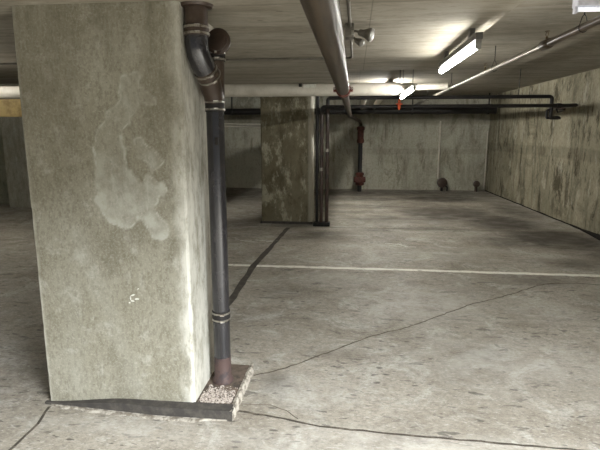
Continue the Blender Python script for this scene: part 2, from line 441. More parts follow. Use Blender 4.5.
# ------------------------------------------------------------------ pillars
def grid_box(bm, x0, x1, y0, y1, z0, z1, s=.012, chamfer=.0, rag=.0):
    """box whose four sides are fine grids so that marks can be carried by the vertices"""
    per = []
    def run(a, b):
        n = max(1, int(math.hypot(b[0]-a[0], b[1]-a[1])/s))
        for i in range(n): per.append((a[0]+(b[0]-a[0])*i/n, a[1]+(b[1]-a[1])*i/n))
    c = chamfer
    cs = [(x0+c, y0), (x1-c, y0), (x1, y0+c), (x1, y1), (x0, y1), (x0, y0+c)]
    for i in range(6): run(cs[i], cs[(i+1) % 6])
    nz = int((z1-z0)/s); rows = []
    for j in range(nz+1):
        z = z0+(z1-z0)*j/nz; row = []
        for x, y in per:
            o = 0.
            if rag:
                e = max(math.exp(-((x-x1)/.03)**2)*math.exp(-((y-y0)/.05)**2), math.exp(-((x-x0)/.03)**2)*math.exp(-((y-y0)/.05)**2))
                o = rag*e*noise.noise(Vector((x*20, y*20, z*16)))
            row.append(bm.verts.new((x+o*(1 if x < (x0+x1)/2 else -1)*.6, y+abs(o), z)))
        rows.append(row)
    n = len(per)
    for a, b in zip(rows, rows[1:]):
        for i in range(n): bm.faces.new((a[i], a[(i+1) % n], b[(i+1) % n], b[i]))
    bm.faces.new(rows[0][::-1]); bm.faces.new(rows[-1])
    bmesh.ops.recalc_face_normals(bm, faces=bm.faces[:])

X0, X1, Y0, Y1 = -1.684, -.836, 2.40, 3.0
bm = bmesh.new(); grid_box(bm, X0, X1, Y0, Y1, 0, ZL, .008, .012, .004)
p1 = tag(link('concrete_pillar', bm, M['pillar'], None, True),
         'large grey concrete pillar in the foreground with a pale plaster smear on its face', 'pillar')
SM = [((-1.085, 1.74), (-1.10, 1.66), .05), ((-1.10, 1.66), (-1.15, 1.58), .045), ((-1.15, 1.58), (-1.24, 1.50), .05), ((-1.12, 1.60), (-1.18, 1.50), .03),
      ((-1.24, 1.50), (-1.26, 1.32), .05), ((-1.20, 1.46), (-1.20, 1.28), .06), ((-1.26, 1.32), (-1.25, 1.18), .05), ((-1.18, 1.25), (-1.12, 1.16), .08),
      ((-1.18, 1.18), (-1.16, 1.09), .07), ((-1.10, 1.20), (-1.02, 1.18), .05), ((-1.03, 1.68), (-1.01, 1.66), .028), ((-1.05, 1.42), (-.99, 1.36), .035),
      ((-1.06, 1.45), (-1.05, 1.40), .03), ((-1.02, 1.25), (-.96, 1.22), .03), ((-1.30, 1.16), (-1.22, 1.07), .03), ((-1.05, 1.10), (-.98, 1.0), .05)]
def p1paint(c):
    r = g = b = 0
    q = Vector((c.x*9, c.z*9, 0)); q2 = q*3.1; wx = noise.noise(q)*.026+noise.noise(q2)*.012; wz = noise.noise(q+Vector((7, 3, 1)))*.026+noise.noise(q2+Vector((2, 9, 4)))*.012
    if c.y < Y0+.02:
        d = min(segd((c.x+wx, c.z+wz), a, e)/wd for a, e, wd in SM)
        if d < 1.5:
            k = .35+.9*abs(noise.noise(Vector((c.x*12, c.z*12, 2))))
            r = max(r, (.40+.6*sstep(1.5, 1.15, c.z))*k*(1-sstep(.85, 1.02, d)), 1.0*math.exp(-((d-.95)/.11)**2)*(.3+.9*abs(noise.noise(Vector((c.x*16, c.z*16, 7))))*2))
        # pale abraded bands low on the face
        r = max(r, .16*(1-sstep(.0, .09, segd((c.x, c.z), (-1.42, .95), (-1.16, .15)))),   .12*(1-sstep(.0, .12, segd((c.x, c.z), (-1.5, .7), (-1.5, .15)))))
        b = .85*sstep(1.1, 1.9, c.z+.25*noise.noise(Vector((c.x*3, c.z*3, 5))))*(.5+noise.noise(Vector((c.x*5, c.z*1.5, 9))))  # colour darkens toward the top: partly surface tone, partly painted shade
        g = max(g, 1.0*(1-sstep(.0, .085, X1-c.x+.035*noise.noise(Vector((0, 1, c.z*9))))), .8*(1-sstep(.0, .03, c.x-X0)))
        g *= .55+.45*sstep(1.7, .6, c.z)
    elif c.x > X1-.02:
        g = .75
    return r, g, max(0, b)
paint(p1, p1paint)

# kerb under the pillar
kx0, kx1, ky0, ky1 = -1.70, -.612, 2.33, 2.885
kerb = thing('concrete_kerb', (-.9, 2.6, 0), 'low dark kerb wrapped round the foot of the foreground pillar', 'kerb')
kerb.location = (0, 0, 0)
def wedge(bm, poly, zf):
    a = [bm.verts.new((x, y, 0)) for x, y in poly]; b = [bm.verts.new((x, y, zf(x))) for x, y in poly]
    bm.faces.new(a); bm.faces.new(b[::-1])
    for i in range(len(poly)):
        j = (i+1) % len(poly); bm.faces.new((a[i], b[i], b[j], a[j]))
    bmesh.ops.recalc_face_normals(bm, faces=bm.faces[:])
zk = lambda x: .012+.042*sstep(-1.7, -1.2, x)
bm = bmesh.new(); n_ = 24
poly = [(kx0, 2.405)]+[(kx0+(kx1-kx0)*i/n_, 2.385-.055*min(1, (i/n_)*1.6)) for i in range(n_+1)]+[(kx1, 2.405)]
# front strip split into short pieces so that it can taper
for i in range(n_):
    xa, xb = kx0+(kx1-kx0)*i/n_, kx0+(kx1-kx0)*(i+1)/n_
    fa, fb = 2.385-.052*min(1, i/n_*1.6), 2.385-.052*min(1, (i+1)/n_*1.6)
    wedge(bm, [(xa, fa), (xb, fb), (xb, 2.405), (xa, 2.405)], zk)
link('front_strip', bm, M['darkkerb'], kerb)
boxo('dirt_bed', (X1-.004, 2.404, 0), (kx1-.014, ky1,   .047), M['dirt'], kerb, .004)
bm = bmesh.new()
rnd = random.Random(5)
prev = None
for i in range(40):
    y = 2.334+(ky1+.01-2.334)*i/39
    o = .008*noise.noise(Vector((0, y*30, 0))); t = .055+.007*noise.noise(Vector((3, y*40, 0)))
    ring = [bm.verts.new((kx1-.014, y, 0)), bm.verts.new((kx1+.006+o*2, y, 0)), bm.verts.new((kx1+.004+o, y, t*.8)), bm.verts.new((kx1-.004+o, y, t)), bm.verts.new((kx1-.02, y, t-.004))]
    if prev:
        for k in range(5): bm.faces.new((prev[k], ring[k], ring[(k+1) % 5], prev[(k+1) % 5]))
    else: bm.faces.new(ring[::-1])
    prev = ring
bm.faces.new(prev)
bmesh.ops.recalc_face_normals(bm, faces=bm.faces[:])
link('mortar_edge', bm, M['mortar'], kerb)
# rough pale mortar smeared along the kerb's foot
bm = bmesh.new(); rows = []
for i in range(60):
    x = -1.66+1.02*i/59
    a = (.030+.035*noise.noise(Vector((x*9, 0, 2))))*sstep(-.62, -.85, x)*sstep(-1.68, -1.55, x)+.001
    yf = 2.385-.052*min(1, (x-kx0)/(kx1-kx0)*1.6)
    rows.append((bm.verts.new((x, yf+.004, .006)), bm.verts.new((x, yf-a*.5, .006+.004*noise.noise(Vector((x*40, 0, 0))))), bm.verts.new((x, yf-a, .0005))))
for a, b in zip(rows, rows[1:]):
    for k in range(2): bm.faces.new((a[k], a[k+1], b[k+1], b[k]))
bmesh.ops.recalc_face_normals(bm, faces=bm.faces[:])
o = link('mortar_smear', bm, M['mortar'], kerb)

# gravel lying on the dirt bed: nobody could count it
bm = bmesh.new(); rnd = random.Random(11)
for i in range(700):
    x = rnd.uniform(X1+.012, kx1-.03); y = 2.42+abs(rnd.gauss(0, .085)); r = rnd.choice((.002, .0028, .0035, .005, .0068))*rnd.uniform(.8, 1.2)
    if y > 2.6: continue
    q = bmesh.ops.create_icosphere(bm, subdivisions=1, radius=r)['verts']
    sx, sy, sz = rnd.uniform(.7, 1.5), rnd.uniform(.7, 1.4), rnd.uniform(.5, .9)
    for v in q: v.co = Vector((v.co.x*sx*rnd.uniform(.8, 1.2)+x, v.co.y*sy+y, v.co.z*sz*rnd.uniform(.8, 1.2)+.047+r*.4))
tag(link('gravel', bm, M['gravel']), 'pale loose gravel and grit heaped on the kerb beside the drain pipe foot', 'gravel', kind='stuff')

# second pillar
bm = bmesh.new(); grid_box(bm, -1.525, -.69, 8.12, 8.7, 0, ZH, .05, .015, .01)
p2 = tag(link('concrete_pillar', bm, M['pillar2'], None, True), 'mottled concrete pillar standing further back with thin vertical pipes at its side', 'pillar')
paint(p2, lambda c: (0, 1.0 if (c.x > -.74 and c.x < -.62) else 0, 0))
boxo('base_lip', (-1.545, 8.085, 0), (-.66, 8.14, .035), M['darkkerb'], p2, .006)
# third pillar, far left
bm = bmesh.new(); grid_box(bm, -7.0, -6.53, 9.35, 10.2, 0, ZH, .08, .01, .0)
p3 = tag(link('concrete_pillar', bm, M['pillar'], None, True), 'narrow grey pillar far off at the left edge, seen past the big pillar', 'pillar')
paint(p3, lambda c: (0, .25, 0))

# ------------------------------------------------------------------ drain stack beside the front pillar
def coupling(parent, a, b, r, mname='rubber', bands=2):
    """rubber sleeve with two clamp bands, from a to b"""
    a, b = Vector(a), Vector(b)
    bm = bmesh.new(); lathe_seg(bm, a, b, [(0, r*1.0), (.03, r+.004), (.97, r+.004), (1, r*1.0)], 28)
    s = link('coupling', bm, M[mname], parent, True)
    for t in (.2, .8)[:bands]:
        c = a.lerp(b, t); d = (b-a).normalized()
        bm = bmesh.new(); sweep(bm, [c-d*.0055, c-d*.0045, c+d*.0045, c+d*.0055], [r+.0045, r+.0072, r+.0072, r+.0045], 28)
        ax = Vector((.35, -.94, 0)); ax = (ax-d*ax.dot(d)).normalized(); sd = d.cross(ax)
        m3 = Matrix((sd, ax, d)).transposed().to_4x4(); m3.translation = c+ax*(r+.009)
        box(bm, (-.012, -.005, -.006), (.012, .005, .006), .001, m3)
        link('clamp_band', bm, M['steel'], s, True)
    return s
st = thing('drain_pipe', (0, 0, 0), 'black cast iron drain stack running from ceiling to kerb beside the front pillar', 'pipe')
sx, sy = -.749, 2.67
R0 = .048
bm = bmesh.new(); sweep(bm, [(sx, sy, .20), (sx, sy, .46)], R0, 32); link('lower_pipe', bm, M['iron'], st, True)
bm = bmesh.new(); lathe_seg(bm, (sx, sy, .045), (sx, sy, .205), [(0, R0+.014), (.12, R0+.013), (.2, R0+.003), (1, R0+.001)], 32)
link('pipe_foot', bm, M['ironred'], st, True)
bm = bmesh.new(); sweep(bm, [(sx, sy, .46), (sx, sy, 1.65)], R0, 32); link('long_pipe', bm, M['iron'], st, True)
bm = bmesh.new(); box(bm, (sx+.006, sy-R0-.002, 1.435), (sx+.026, sy-R0+.012, 1.475), .003); link('cast_mark', bm, M['rubber'], st, True)
coupling(st, (sx, sy, .425), (sx, sy, .49), R0)
coupling(st, (sx, sy, 1.61), (sx, sy, 1.675), R0)
# upper branch through the lower slab
ux, uy = -.779, 2.49
ru = .057
bm = bmesh.new(); sweep(bm, [(ux, uy, 2.0), (ux, uy, ZL+.05)], ru, 32); link('upper_pipe', bm, M['ironbrown'], st, True)
bm = bmesh.new(); lathe_seg(bm, (ux+.004, uy, ZL-.016), (ux+.004, uy, ZL), [(0, ru+.006), (.2, ru+.02), (1, ru+.026)], 32); link('ceiling_collar', bm, M['ironbrown'], st, True)
coupling(st, (ux, uy, 1.965), (ux, uy, 2.015), ru, 'ironbrown')
# offset elbow, curving down and back to the stack
P = fillet([(ux, uy, 1.98), (ux, uy, 1.80), (sx-.003, sy-.02, 1.74), (sx, sy, 1.62)], .11, 10)
bm = bmesh.new(); sweep(bm, [Vector((ux, uy, 1.98)), Vector((ux, uy, 1.92)), Vector((ux+.002, uy+.01, 1.885)), Vector((ux+.010, uy+.035, 1.845)), Vector((ux+.019, uy+.07, 1.81))], [ru, ru, ru+.001, ru+.001, ru], 32)
link('elbow', bm, M['iron'], st, True)
coupling(st, (ux+.016, uy+.060, 1.820), (ux+.030, uy+.108, 1.778), ru-.001, 'ironbrown')
bm = bmesh.new(); sweep(bm, [Vector((ux+.024, uy+.088, 1.795)), Vector((sx-.008, sy-.045, 1.745)), Vector((sx-.002, sy-.012, 1.70)), Vector((sx, sy, 1.65))], [ru-.002, ru+.001, R0+.006, R0+.001], 32)
sweep(bm, [(sx+.006, sy+.01, 1.66), (sx+.008, sy+.02, 1.90)], R0-.003, 32)
link('wye_fitting', bm, M['ironbrown'], st, True)
coupling(st, (sx+.008, sy+.02, 1.872), (sx+.008, sy+.02, 1.925), R0-.002)
bm = bmesh.new()
sweep(bm, fillet([(sx+.008, sy+.02, 1.91), (sx+.008, sy+.02, 1.965), (sx-.0, sy+.13, 1.972)], .045), R0-.002, 28)
lathe_seg(bm, (sx+.038, sy-.005, 1.966), (sx+.036, sy-.035, 1.967), [(0, .046), (.3, .064), (.9, .066), (1, .062)], 32)
link('cleanout_body', bm, M['ironbrown'], st, True)
bm = bmesh.new(); lathe_seg(bm, (sx+.036, sy-.033, 1.965), (sx+.035, sy-.042, 1.967), [(0, .050), (.7, .050), (1, .046)], 24)
link('cleanout_cap', bm, M['ironbrown'], st, True)

# ------------------------------------------------------------------ main pipe along the ceiling
mp = thing('ceiling_pipe', (0, 0, 0), 'long dirty steel pipe running under the ceiling away from the camera, with a red coupling', 'pipe')
mx, mz, mr = -.108, 1.885, .056
bm = bmesh.new(); sweep(bm, [(mx, .4, mz), (mx, 3.4, mz), (mx, 4.66, mz)], mr, 28); link('main_run', bm, M['galv'], mp, True)
bm = bmesh.new(); sweep(bm, [(mx, 4.85, mz), (mx, 11.9, mz), (mx+.02, 12.1, mz), (.12, 12.78, 1.80), (.158, 12.9, 1.72), (.16, 12.9, 1.60)], .043, 24)
link('far_run', bm, M['galv'], mp, True)
bm = bmesh.new()
lathe_seg(bm, (mx, 4.60, mz), (mx, 4.90, mz), [(0, mr+.004), (.02, mr+.010), (.2, mr+.012), (.24, mr+.006), (.6, mr+.006), (.65, mr+.010), (.8, mr+.002), (1, .046)], 24)
for s in (-1, 1): box(bm, (mx+s*(mr+.012)-.02, 4.62, mz-.02), (mx+s*(mr+.012)+.02, 4.68, mz+.02), .004)
cp = link('red_coupling', bm, M['red'], mp, True)
bm = bmesh.new()
sweep(bm, [(mx-mr-.02, 4.57, mz+.006), (mx-mr-.02, 4.72, mz+.006)], .009, 8); link('bolt', bm, M['steel'], cp, True)
bm = bmesh.new(); sweep(bm, [(mx+mr+.02, 4.57, mz+.006), (mx+mr+.02, 4.72, mz+.006)], .009, 8); link('bolt', bm, M['steel'], cp, True)
# standpipe at the back wall
sp = thing('standpipe', (0, 0, 0), 'dark standpipe with red fittings standing at the back wall', 'pipe')
bm = bmesh.new(); sweep(bm, [(.16, 12.9, 0), (.16, 12.9, 1.62)], .055, 20); link('riser', bm, M['black'], sp, True)
bm = bmesh.new(); lathe_seg(bm, (.16, 12.9, 1.24), (.16, 12.9, 1.66), [(0, .07), (.05, .095), (.2, .095), (.25, .08), (.75, .08), (.8, .1), (.95, .1), (1, .07)], 20)
link('red_sleeve', bm, M['darkred'], sp, True)
bm = bmesh.new(); lathe_seg(bm, (.16, 12.9, .16), (.16, 12.9, .50), [(0, .08), (.05, .11), (.18, .11), (.25, .09), (.75, .09), (.82, .11), (.95, .11), (1, .07)], 20)
box(bm, (.01, 12.82, .24), (.31, 12.95, .38), .02)
v = link('valve_body', bm, M['darkred'], sp, True)
bm = bmesh.new(); lathe_seg(bm, (.16, 12.77, .31), (.16, 12.74, .31), [(0, .07), (1, .07)], 16); sweep(bm, [(.16, 12.85, .31), (.16, 12.74, .31)], .015, 8)
link('hand_wheel', bm, M['darkred'], v, True)

# ------------------------------------------------------------------ white insulated cross pipe
wp = thing('insulated_pipe', (0, 0, 0), 'thick white insulated pipe crossing the whole garage below the ceiling', 'pipe')
wy, wz, wr = 6.6, 2.048, .083
bm = bmesh.new(); sweep(bm, [(-8.4, wy, wz), (-1.6, wy, wz), (.47, wy, wz)], wr, 28); link('thick_lagging', bm, M['white_wrap'], wp, True)
bm = bmesh.new(); lathe_seg(bm, (.46, wy, wz), (.62, wy, wz+.02), [(0, wr), (.35, wr-.004), (.8, .05), (1, .043)], 28); link('tapered_end', bm, M['white_wrap'], wp, True)
bm = bmesh.new(); sweep(bm, [(.60, wy, wz+.028), (1.15, wy, wz+.028)], .043, 20); link('thin_lagging', bm, M['white_wrap'], wp, True)
for x in (-1.1,):
    bm = bmesh.new(); sweep(bm, [(x-.02, wy, wz), (x+.02, wy, wz)], wr+.004, 28); link('lap_band', bm, M['white_wrap'], wp, True)
bm = bmesh.new(); box(bm, (-.72, wy-wr-.012, wz+.03), (-.68, wy-wr+.02, wz+.085), .003); box(bm, (-.70, wy-wr-.008, wz+.07), (-.52, wy-wr+.01, wz+.085), .002)
box(bm, (-.70, wy-.01, wz+wr-.01), (-.685, wy+.01, ZH), 0)
link('hanger', bm, M['black'], wp, False)
boxo('paper_tag', (-.66, wy-wr-.004, wz+.02), (-.50, wy-wr+.012, wz+.062), M['chalk'], wp)
for x, lab in ((.17, 'left one of the two pale lagged branch pipes leading to the back wall'), (.47, 'right one of the two pale lagged branch pipes leading to the back wall')):
    bm = bmesh.new(); sweep(bm, [(x, wy+wr+.004, 2.055), (x, 7.0, 2.085), (x, 7.4, 2.125), (x, 13.44, 2.125)], .055, 20)
    b = tag(link('branch_pipe', bm, M['white_wrap'], None, True), lab, 'pipe', 'lagged branch pipes')

# ------------------------------------------------------------------ black service pipes
# riser with run to the right wall
ra = thing('service_pipe', (0, 0, 0), 'upper black pipe crossing from the second pillar to the right, bent down at its end', 'pipe')
bm = bmesh.new(); sweep(bm, fillet([(-.425, 8.0, 1.93), (-.425, 8.0, 2.035), (2.935, 8.0, 2.035), (2.935, 8.0, 1.80)], .05), .028, 14); link('pipe_run', bm, M['black'], ra, True)
bm = bmesh.new(); sweep(bm, fillet([(2.935, 8.0, 1.82), (2.935, 8.0, 1.72), (3.06, 8.0, 1.72), (3.06, 8.0, 1.70)], .01), .026, 12)
sweep(bm, fillet([(3.02, 8.0, 1.72), (2.88, 8.0, 1.72), (2.88, 8.0, 1.83), (2.96, 8.0, 1.86)], .015), .018, 12)
link('drop_loop', bm, M['black'], ra, True)
bm = bmesh.new(); sweep(bm, [(-.425, 8.0, .06), (-.425, 8.0, 1.95)], .030, 14); link('riser', bm, M['redbrown'], ra, True)
for z in (1.2,):
    bm = bmesh.new(); lathe_seg(bm, (-.425, 8.0, z), (-.425, 8.0, z+.05), [(0, .034), (1, .034)], 14); link('pipe_band', bm, M['steel'], ra, True)
for x, lo in ((2.45, 2.03),):
    bm = bmesh.new(); sweep(bm, [(x, 8.0, lo), (x, 8.0, ZH)], .006, 8); link('hanger_rod', bm, M['black'], ra, True)
rb = thing('service_pipe', (0, 0, 0), 'lower black pipe rising beside the second pillar and running straight into the right wall', 'pipe')
bm = bmesh.new(); sweep(bm, fillet([(-.515, 7.97, 1.80), (-.515, 7.97, 1.90), (3.2, 7.97, 1.90), (3.28, 7.98, 1.905)], .05), .027, 14); link('pipe_run', bm, M['black'], rb, True)
bm = bmesh.new(); sweep(bm, fillet([(3.0, 7.97, 1.86), (3.02, 7.97, 1.80), (3.24, 8.3, 1.84), (3.29, 8.7, 1.88)], .03), .012, 12); link('wall_spur', bm, M['black'], rb, True)
bm = bmesh.new(); sweep(bm, fillet([(3.24, 7.98, 1.905), (3.30, 7.98, 1.905), (3.30, 9.1, 1.90), (3.575, 9.1, 1.90)], .04), .022, 14); link('wall_end', bm, M['redbrown'], rb, True)
bm = bmesh.new(); lathe_seg(bm, (3.0, 7.97, 1.90), (3.06, 7.97, 1.90), [(0, .034), (1, .034)], 14); link('union_nut', bm, M['black'], rb, True)
bm = bmesh.new(); sweep(bm, [(-.515, 7.97, .06), (-.515, 7.97, 1.82)], .030, 14); link('riser', bm, M['redbrown'], rb, True)
for z in (.9,):
    bm = bmesh.new(); lathe_seg(bm, (-.515, 7.97, z), (-.515, 7.97, z+.05), [(0, .034), (1, .034)], 14); link('pipe_band', bm, M['steel'], rb, True)
tag(tube('riser_pipe', [(-.585, 8.0, 0), (-.585, 8.0, 1.98), (-.585, 8.0, ZH)], .026, M['black']), 'plain black riser pipe tight against the right side of the second pillar', 'pipe')
boxo('pipe_shoe', (-.64, 7.90, 0), (-.37, 8.08, .062), M['black'], None, .008)
tag(bpy.data.objects['pipe_shoe'], 'small black shoe holding the riser pipes on the floor by the second pillar', 'pipe shoe')
# brackets between risers and pillar
# thick dark pipe at the back
bk = thing('dark_lagged_pipe', (0, 0, 0), 'thick dark pipe crossing just in front of the back wall', 'pipe')
bm = bmesh.new(); sweep(bm, [(-6.8, 12.72, 2.03), (3.40, 12.72, 2.03)], .078, 20); link('pipe_run', bm, M['black'], bk, True)
for x in (-3.1, -.2, 1.4, 3.2):
    bm = bmesh.new(); box(bm, (x-.02, 12.63, 1.94), (x+.02, 12.81, 1.95)); box(bm, (x-.015, 12.625, 1.94), (x+.015, 12.635, ZH)); link('strap', bm, M['black'], bk)
tag(tube('thin_rail', [(-3.9, 13.43, 1.74), (-1.3, 13.43, 1.70)], .022, M['white_wrap']), 'upper pale thin pipe fixed on the back wall between the two pillars', 'pipe')
tag(tube('thin_rail', [(-3.9, 13.43, 1.68), (-1.3, 13.43, 1.63)], .02, M['white_wrap']), 'lower pale thin pipe fixed on the back wall between the two pillars', 'pipe')
# vertical pipes and valves on the back wall
bw = thing('wall_conduit', (0, 0, 0), 'pale conduit running up the back wall above a dark round valve', 'conduit')
link_ = tube('conduit_run', [(2.22, 13.41, .30), (2.22, 13.41, 1.80)], .026, M['white_wrap'], bw)
v = thing('round_valve', (2.30, 13.25, 0), 'dark round valve wheel low on the back wall under the pale conduit', 'valve')
bm = bmesh.new(); sweep(bm, [(0, .0, 0), (0, .0, .18)], .035, 12); link('stem', bm, M['black'], v, True)
bm = bmesh.new(); lathe_seg(bm, (0, .02, .22), (0, -.06, .22), [(0, .09), (.2, .13), (.8, .13), (1, .09)], 20); link('wheel', bm, M['ironbrown'], v, True)
bm = bmesh.new(); sweep(bm, [(-.0, .0, .2), (.14, .0, .10), (.14, 0, 0)], .02, 10); link('outlet', bm, M['black'], v, True)
v = thing('round_valve', (3.16, 13.2, 0), 'small brown valve standing in the far right corner', 'valve')
bm = bmesh.new(); sweep(bm, [(0, .0, 0), (0, .0, .18)], .04, 12); link('stem', bm, M['ironbrown'], v, True)
bm = bmesh.new(); lathe_seg(bm, (0, .02, .2), (0, -.05, .2), [(0, .06), (.2, .085), (.8, .085), (1, .06)], 20); link('wheel', bm, M['ironbrown'], v, True)

tag(tube('corner_conduit', [(3.41, 13.40, .05), (3.41, 13.40, 1.55)], .014, M['white_wrap']), 'thin pale conduit standing in the far corner of back and right walls', 'conduit')

# ------------------------------------------------------------------ sprinkler line
sl = thing('sprinkler_pipe', (0, 0, 0), 'long galvanised sprinkler pipe running along the right side below the ceiling', 'pipe')
px, pz, pr_ = 1.525, 2.2, .028
bm = bmesh.new(); sweep(bm, [(px, 1.5, pz), (px, 4.35, pz)], pr_, 18); link('near_run', bm, M['galv'], sl, True)
bm = bmesh.new(); sweep(bm, [(px, 4.4, pz), (px, 13.3, pz)], pr_-.003, 18); link('far_run', bm, M['galv_lit'], sl, True)  # brighter steel colour carries the light falling on this run
bm = bmesh.new(); lathe_seg(bm, (px, 4.30, pz), (px, 4.46, pz), [(0, pr_), (.1, pr_+.012), (.9, pr_+.012), (1, pr_)], 18); link('coupling', bm, M['galv'], sl, True)
for y in (3.72, 5.9, 8.4, 11.0):
    bm = bmesh.new()
    for s in (-1, 1): sweep(bm, [(px+s*(pr_+.003), y, pz), (px+s*.012, y, pz+.07), (px, y, pz+.085)], .003, 6)
    sweep(bm, [(px, y, pz+.08), (px, y, ZH)], .0045, 6)
    sweep(bm, [(px+math.cos(a)*(pr_+.003), y, pz+math.sin(a)*(pr_+.003)) for a in [PI+PI*k/8 for k in range(9)]], .003, 6)
    link('clevis_hanger', bm, M['black'], sl, True)
for y in (4.38, 6.3):
    bm = bmesh.new(); lathe_seg(bm, (px, y, pz+.02), (px, y, pz+.06), [(0, .016), (.4, .016), (.5, .01), (1, .009)], 10)
    for s in (-1, 1): sweep(bm, [(px, y, pz+.055), (px+s*.012, y, pz+.075), (px+s*.004, y, pz+.098)], .0028, 6)
    lathe_seg(bm, (px, y, pz+.097), (px, y, pz+.102), [(0, .02), (1, .02)], 12)
    link('sprinkler_head', bm, M['brass'], sl, True)

# ------------------------------------------------------------------ fluorescent lights
def fixture(name, label, x, y0, y1, zt, ztop, lit='tube', hung=0., hm='shadehousing', hw=.032, zb=.028, mount=0.):
    zt2 = ztop
    t = thing(name, (x, (y0+y1)/2, zt), label, 'light')
    L = (y1-y0)/2
    bm = bmesh.new(); box(bm, (-hw, -L-.03, zb), (hw, L+.03, ztop-zt), .004)
    link('housing', bm, M[hm], t, True)
    if mount:
        for s in (-1, 1):
            bm = bmesh.new(); box(bm, (-.015, s*L*.7-.03, zt2-zt-.002), (.015, s*L*.7+.03, mount-zt), .002); link('mounting_block', bm, M[hm], t, True)
    for s in (-1, 1):
        bm = bmesh.new(); box(bm, (-.016, s*(L+.012)-.012, -.022), (.016, s*(L+.012)+.012, zb+.002), .003); link('lamp_holder', bm, M['shadehousing'], t, True)
    bm = bmesh.new(); sweep(bm, [(0, -L, 0), (0, L, 0)], .019, 14); link('tube', bm, M[lit], t, True)
    if hung:
        for s in (-1, 1): 
            bm = bmesh.new(); sweep(bm, [(0, s*L*.8, ztop-zt-.01), (0, s*L*.8, hung-zt)], .004, 6); link('hanger_rod', bm, M['black'], t, True)
    return t
fixture('fluorescent_light', 'brightly burning fluorescent batten nearest the camera, under the lower slab edge',   .686, 3.04, 4.24, 1.987, 2.055, zb=.03, hw=.020, mount=ZL, hm='darkhousing')
fixture('fluorescent_light', 'added fill batten lighting the back, unseen behind the white cross pipe', .63, 9.3, 10.7, 2.35, ZH, 'fill_back')  # added out of sight to lift the dark back wall
fixture('fluorescent_light', 'added fill batten lighting the left aisle, unseen outside the left edge', -5.6, 5.0, 6.4, 2.33, ZH, 'fill_left')  # added out of frame to lift the dark left side
fixture('fluorescent_light', 'smaller looking fluorescent batten burning beyond the white pipe end', .652, 5.80, 7.30, 1.985, 2.03, 'tube2', hung=ZH)
# unlit batten at the top right corner, running across
t = thing('fluorescent_light', (2.05, 3.70, 2.30), 'white enamelled batten light lying crosswise in the top right corner', 'light')
bm = bmesh.new(); box(bm, (-.60, -.05, .028), (.60, .05, .14), .004); link('housing', bm, M['housing'], t, True)
bm = bmesh.new(); sweep(bm, [(-.59, 0, 0.01), (.59, 0, 0.01)], .015, 14); link('tube', bm, M['tubedim'], t, True)
for s in (-1, 1):
    bm = bmesh.new(); box(bm, (s*.595-.01, -.018, -.015), (s*.595+.01, .018, .03), .002); link('lamp_holder', bm, M['housing'], t, True)
bm = bmesh.new(); lathe_seg(bm, (-.52, -.049, .085), (-.52, -.056, .085), [(0, .014), (1, .012)], 12); link('knockout', bm, M['black'], t, True)
# red and orange sprinkler head by the second light
t = thing('pendent_sprinkler', (.66, 7.75, 1.93), 'small orange sprinkler head hanging below the second light', 'sprinkler')
bm = bmesh.new(); lathe_seg(bm, (0, 0, -.09), (0, 0, .06), [(0, .012), (.2, .022), (.45, .022), (.5, .05), (.6, .05), (.65, .02), (1, .02)], 14)
link('head', bm, M['orange'], t, True)
bm = bmesh.new(); sweep(bm, [(0, 0, .05), (0, 0, ZH-1.93)], .007, 8); link('drop_pipe', bm, M['black'], t, True)

# ------------------------------------------------------------------ twin flood light and its conduit
fx, fy, fz = -.035, 3.02, 2.06
cd = thing('ceiling_conduit', (0, 0, 0), 'thin grey conduit running along the ceiling pipe then turning left across the ceiling', 'conduit')
bm = bmesh.new(); sweep(bm, fillet([(-.045, 1.4, 2.094), (-.036, 2.97, 2.094)], .05), .009, 10); link('near_run', bm, M['grey_paint'], cd, True)
bm = bmesh.new(); sweep(bm, fillet([(-.034, 3.09, 2.094), (-.03, 4.20, 2.094), (-6.3, 4.24, 2.094)], .07), .009, 10); link('cross_run', bm, M['grey_paint'], cd, True)
ft = thing('twin_flood_light', (fx, fy, 0), 'twin-headed flood light on a small box beside the ceiling pipe', 'light')
bm = bmesh.new(); box(bm, (-.028, -.05, 2.035), (.022, .07, ZL), .006); link('junction_box', bm, M['grey_paint'], ft, True)
boxo('box_cover', (.008, -.054, 2.045), (.02, -.049, 2.07), M['steel'], ft)
def head(name, base, piv, aim, L, r0, r1):
    base, piv, aim = Vector(base), Vector(piv), Vector(aim).normalized()
    bm = bmesh.new(); sweep(bm, [base, base.lerp(piv, .5)+Vector((0, 0, .004)), piv], .0065, 8)
    sweep(bm, [piv-Vector((0, .008, 0)), piv+Vector((0, .008, 0))], .011, 10); a = link('arm', bm, M['grey_paint'], ft, True)
    bm = bmesh.new(); lathe_seg(bm, piv-aim*.004, piv+aim*L, [(0, r0*.7), (.08, r0), (.35, r0*1.08), (.5, r0*1.35), (.92, r1), (1, r1*.99)], 20)
    h = link(name, bm, M['grey_paint'], ft, True)
    bm = bmesh.new(); lathe_seg(bm, piv+aim*(L-.001), piv+aim*(L+.010), [(0, r1*.92), (.6, r1*.9), (1, r1*.6)], 20); link('lens', bm, M['lampglass'], h, True)
head('lamp_head', (.015, -.01, 2.072), (.052, -.02, 2.064), (.95, -.35, -.28), .075, .018, .038)
head('lamp_head', (.012, .0, 2.045), (.034, -.02, 2.020), (.75, -.5, -.42), .042, .014, .022)

# ------------------------------------------------------------------ far left
bmx = boxo('hanging_board', (-8.5, 5.95, 1.70), (-3.6, 6.05, 1.915), M['tan'], None, .006)
tag(bmx, 'tan board hanging below the ceiling at the far left, seen past the big pillar', 'board')

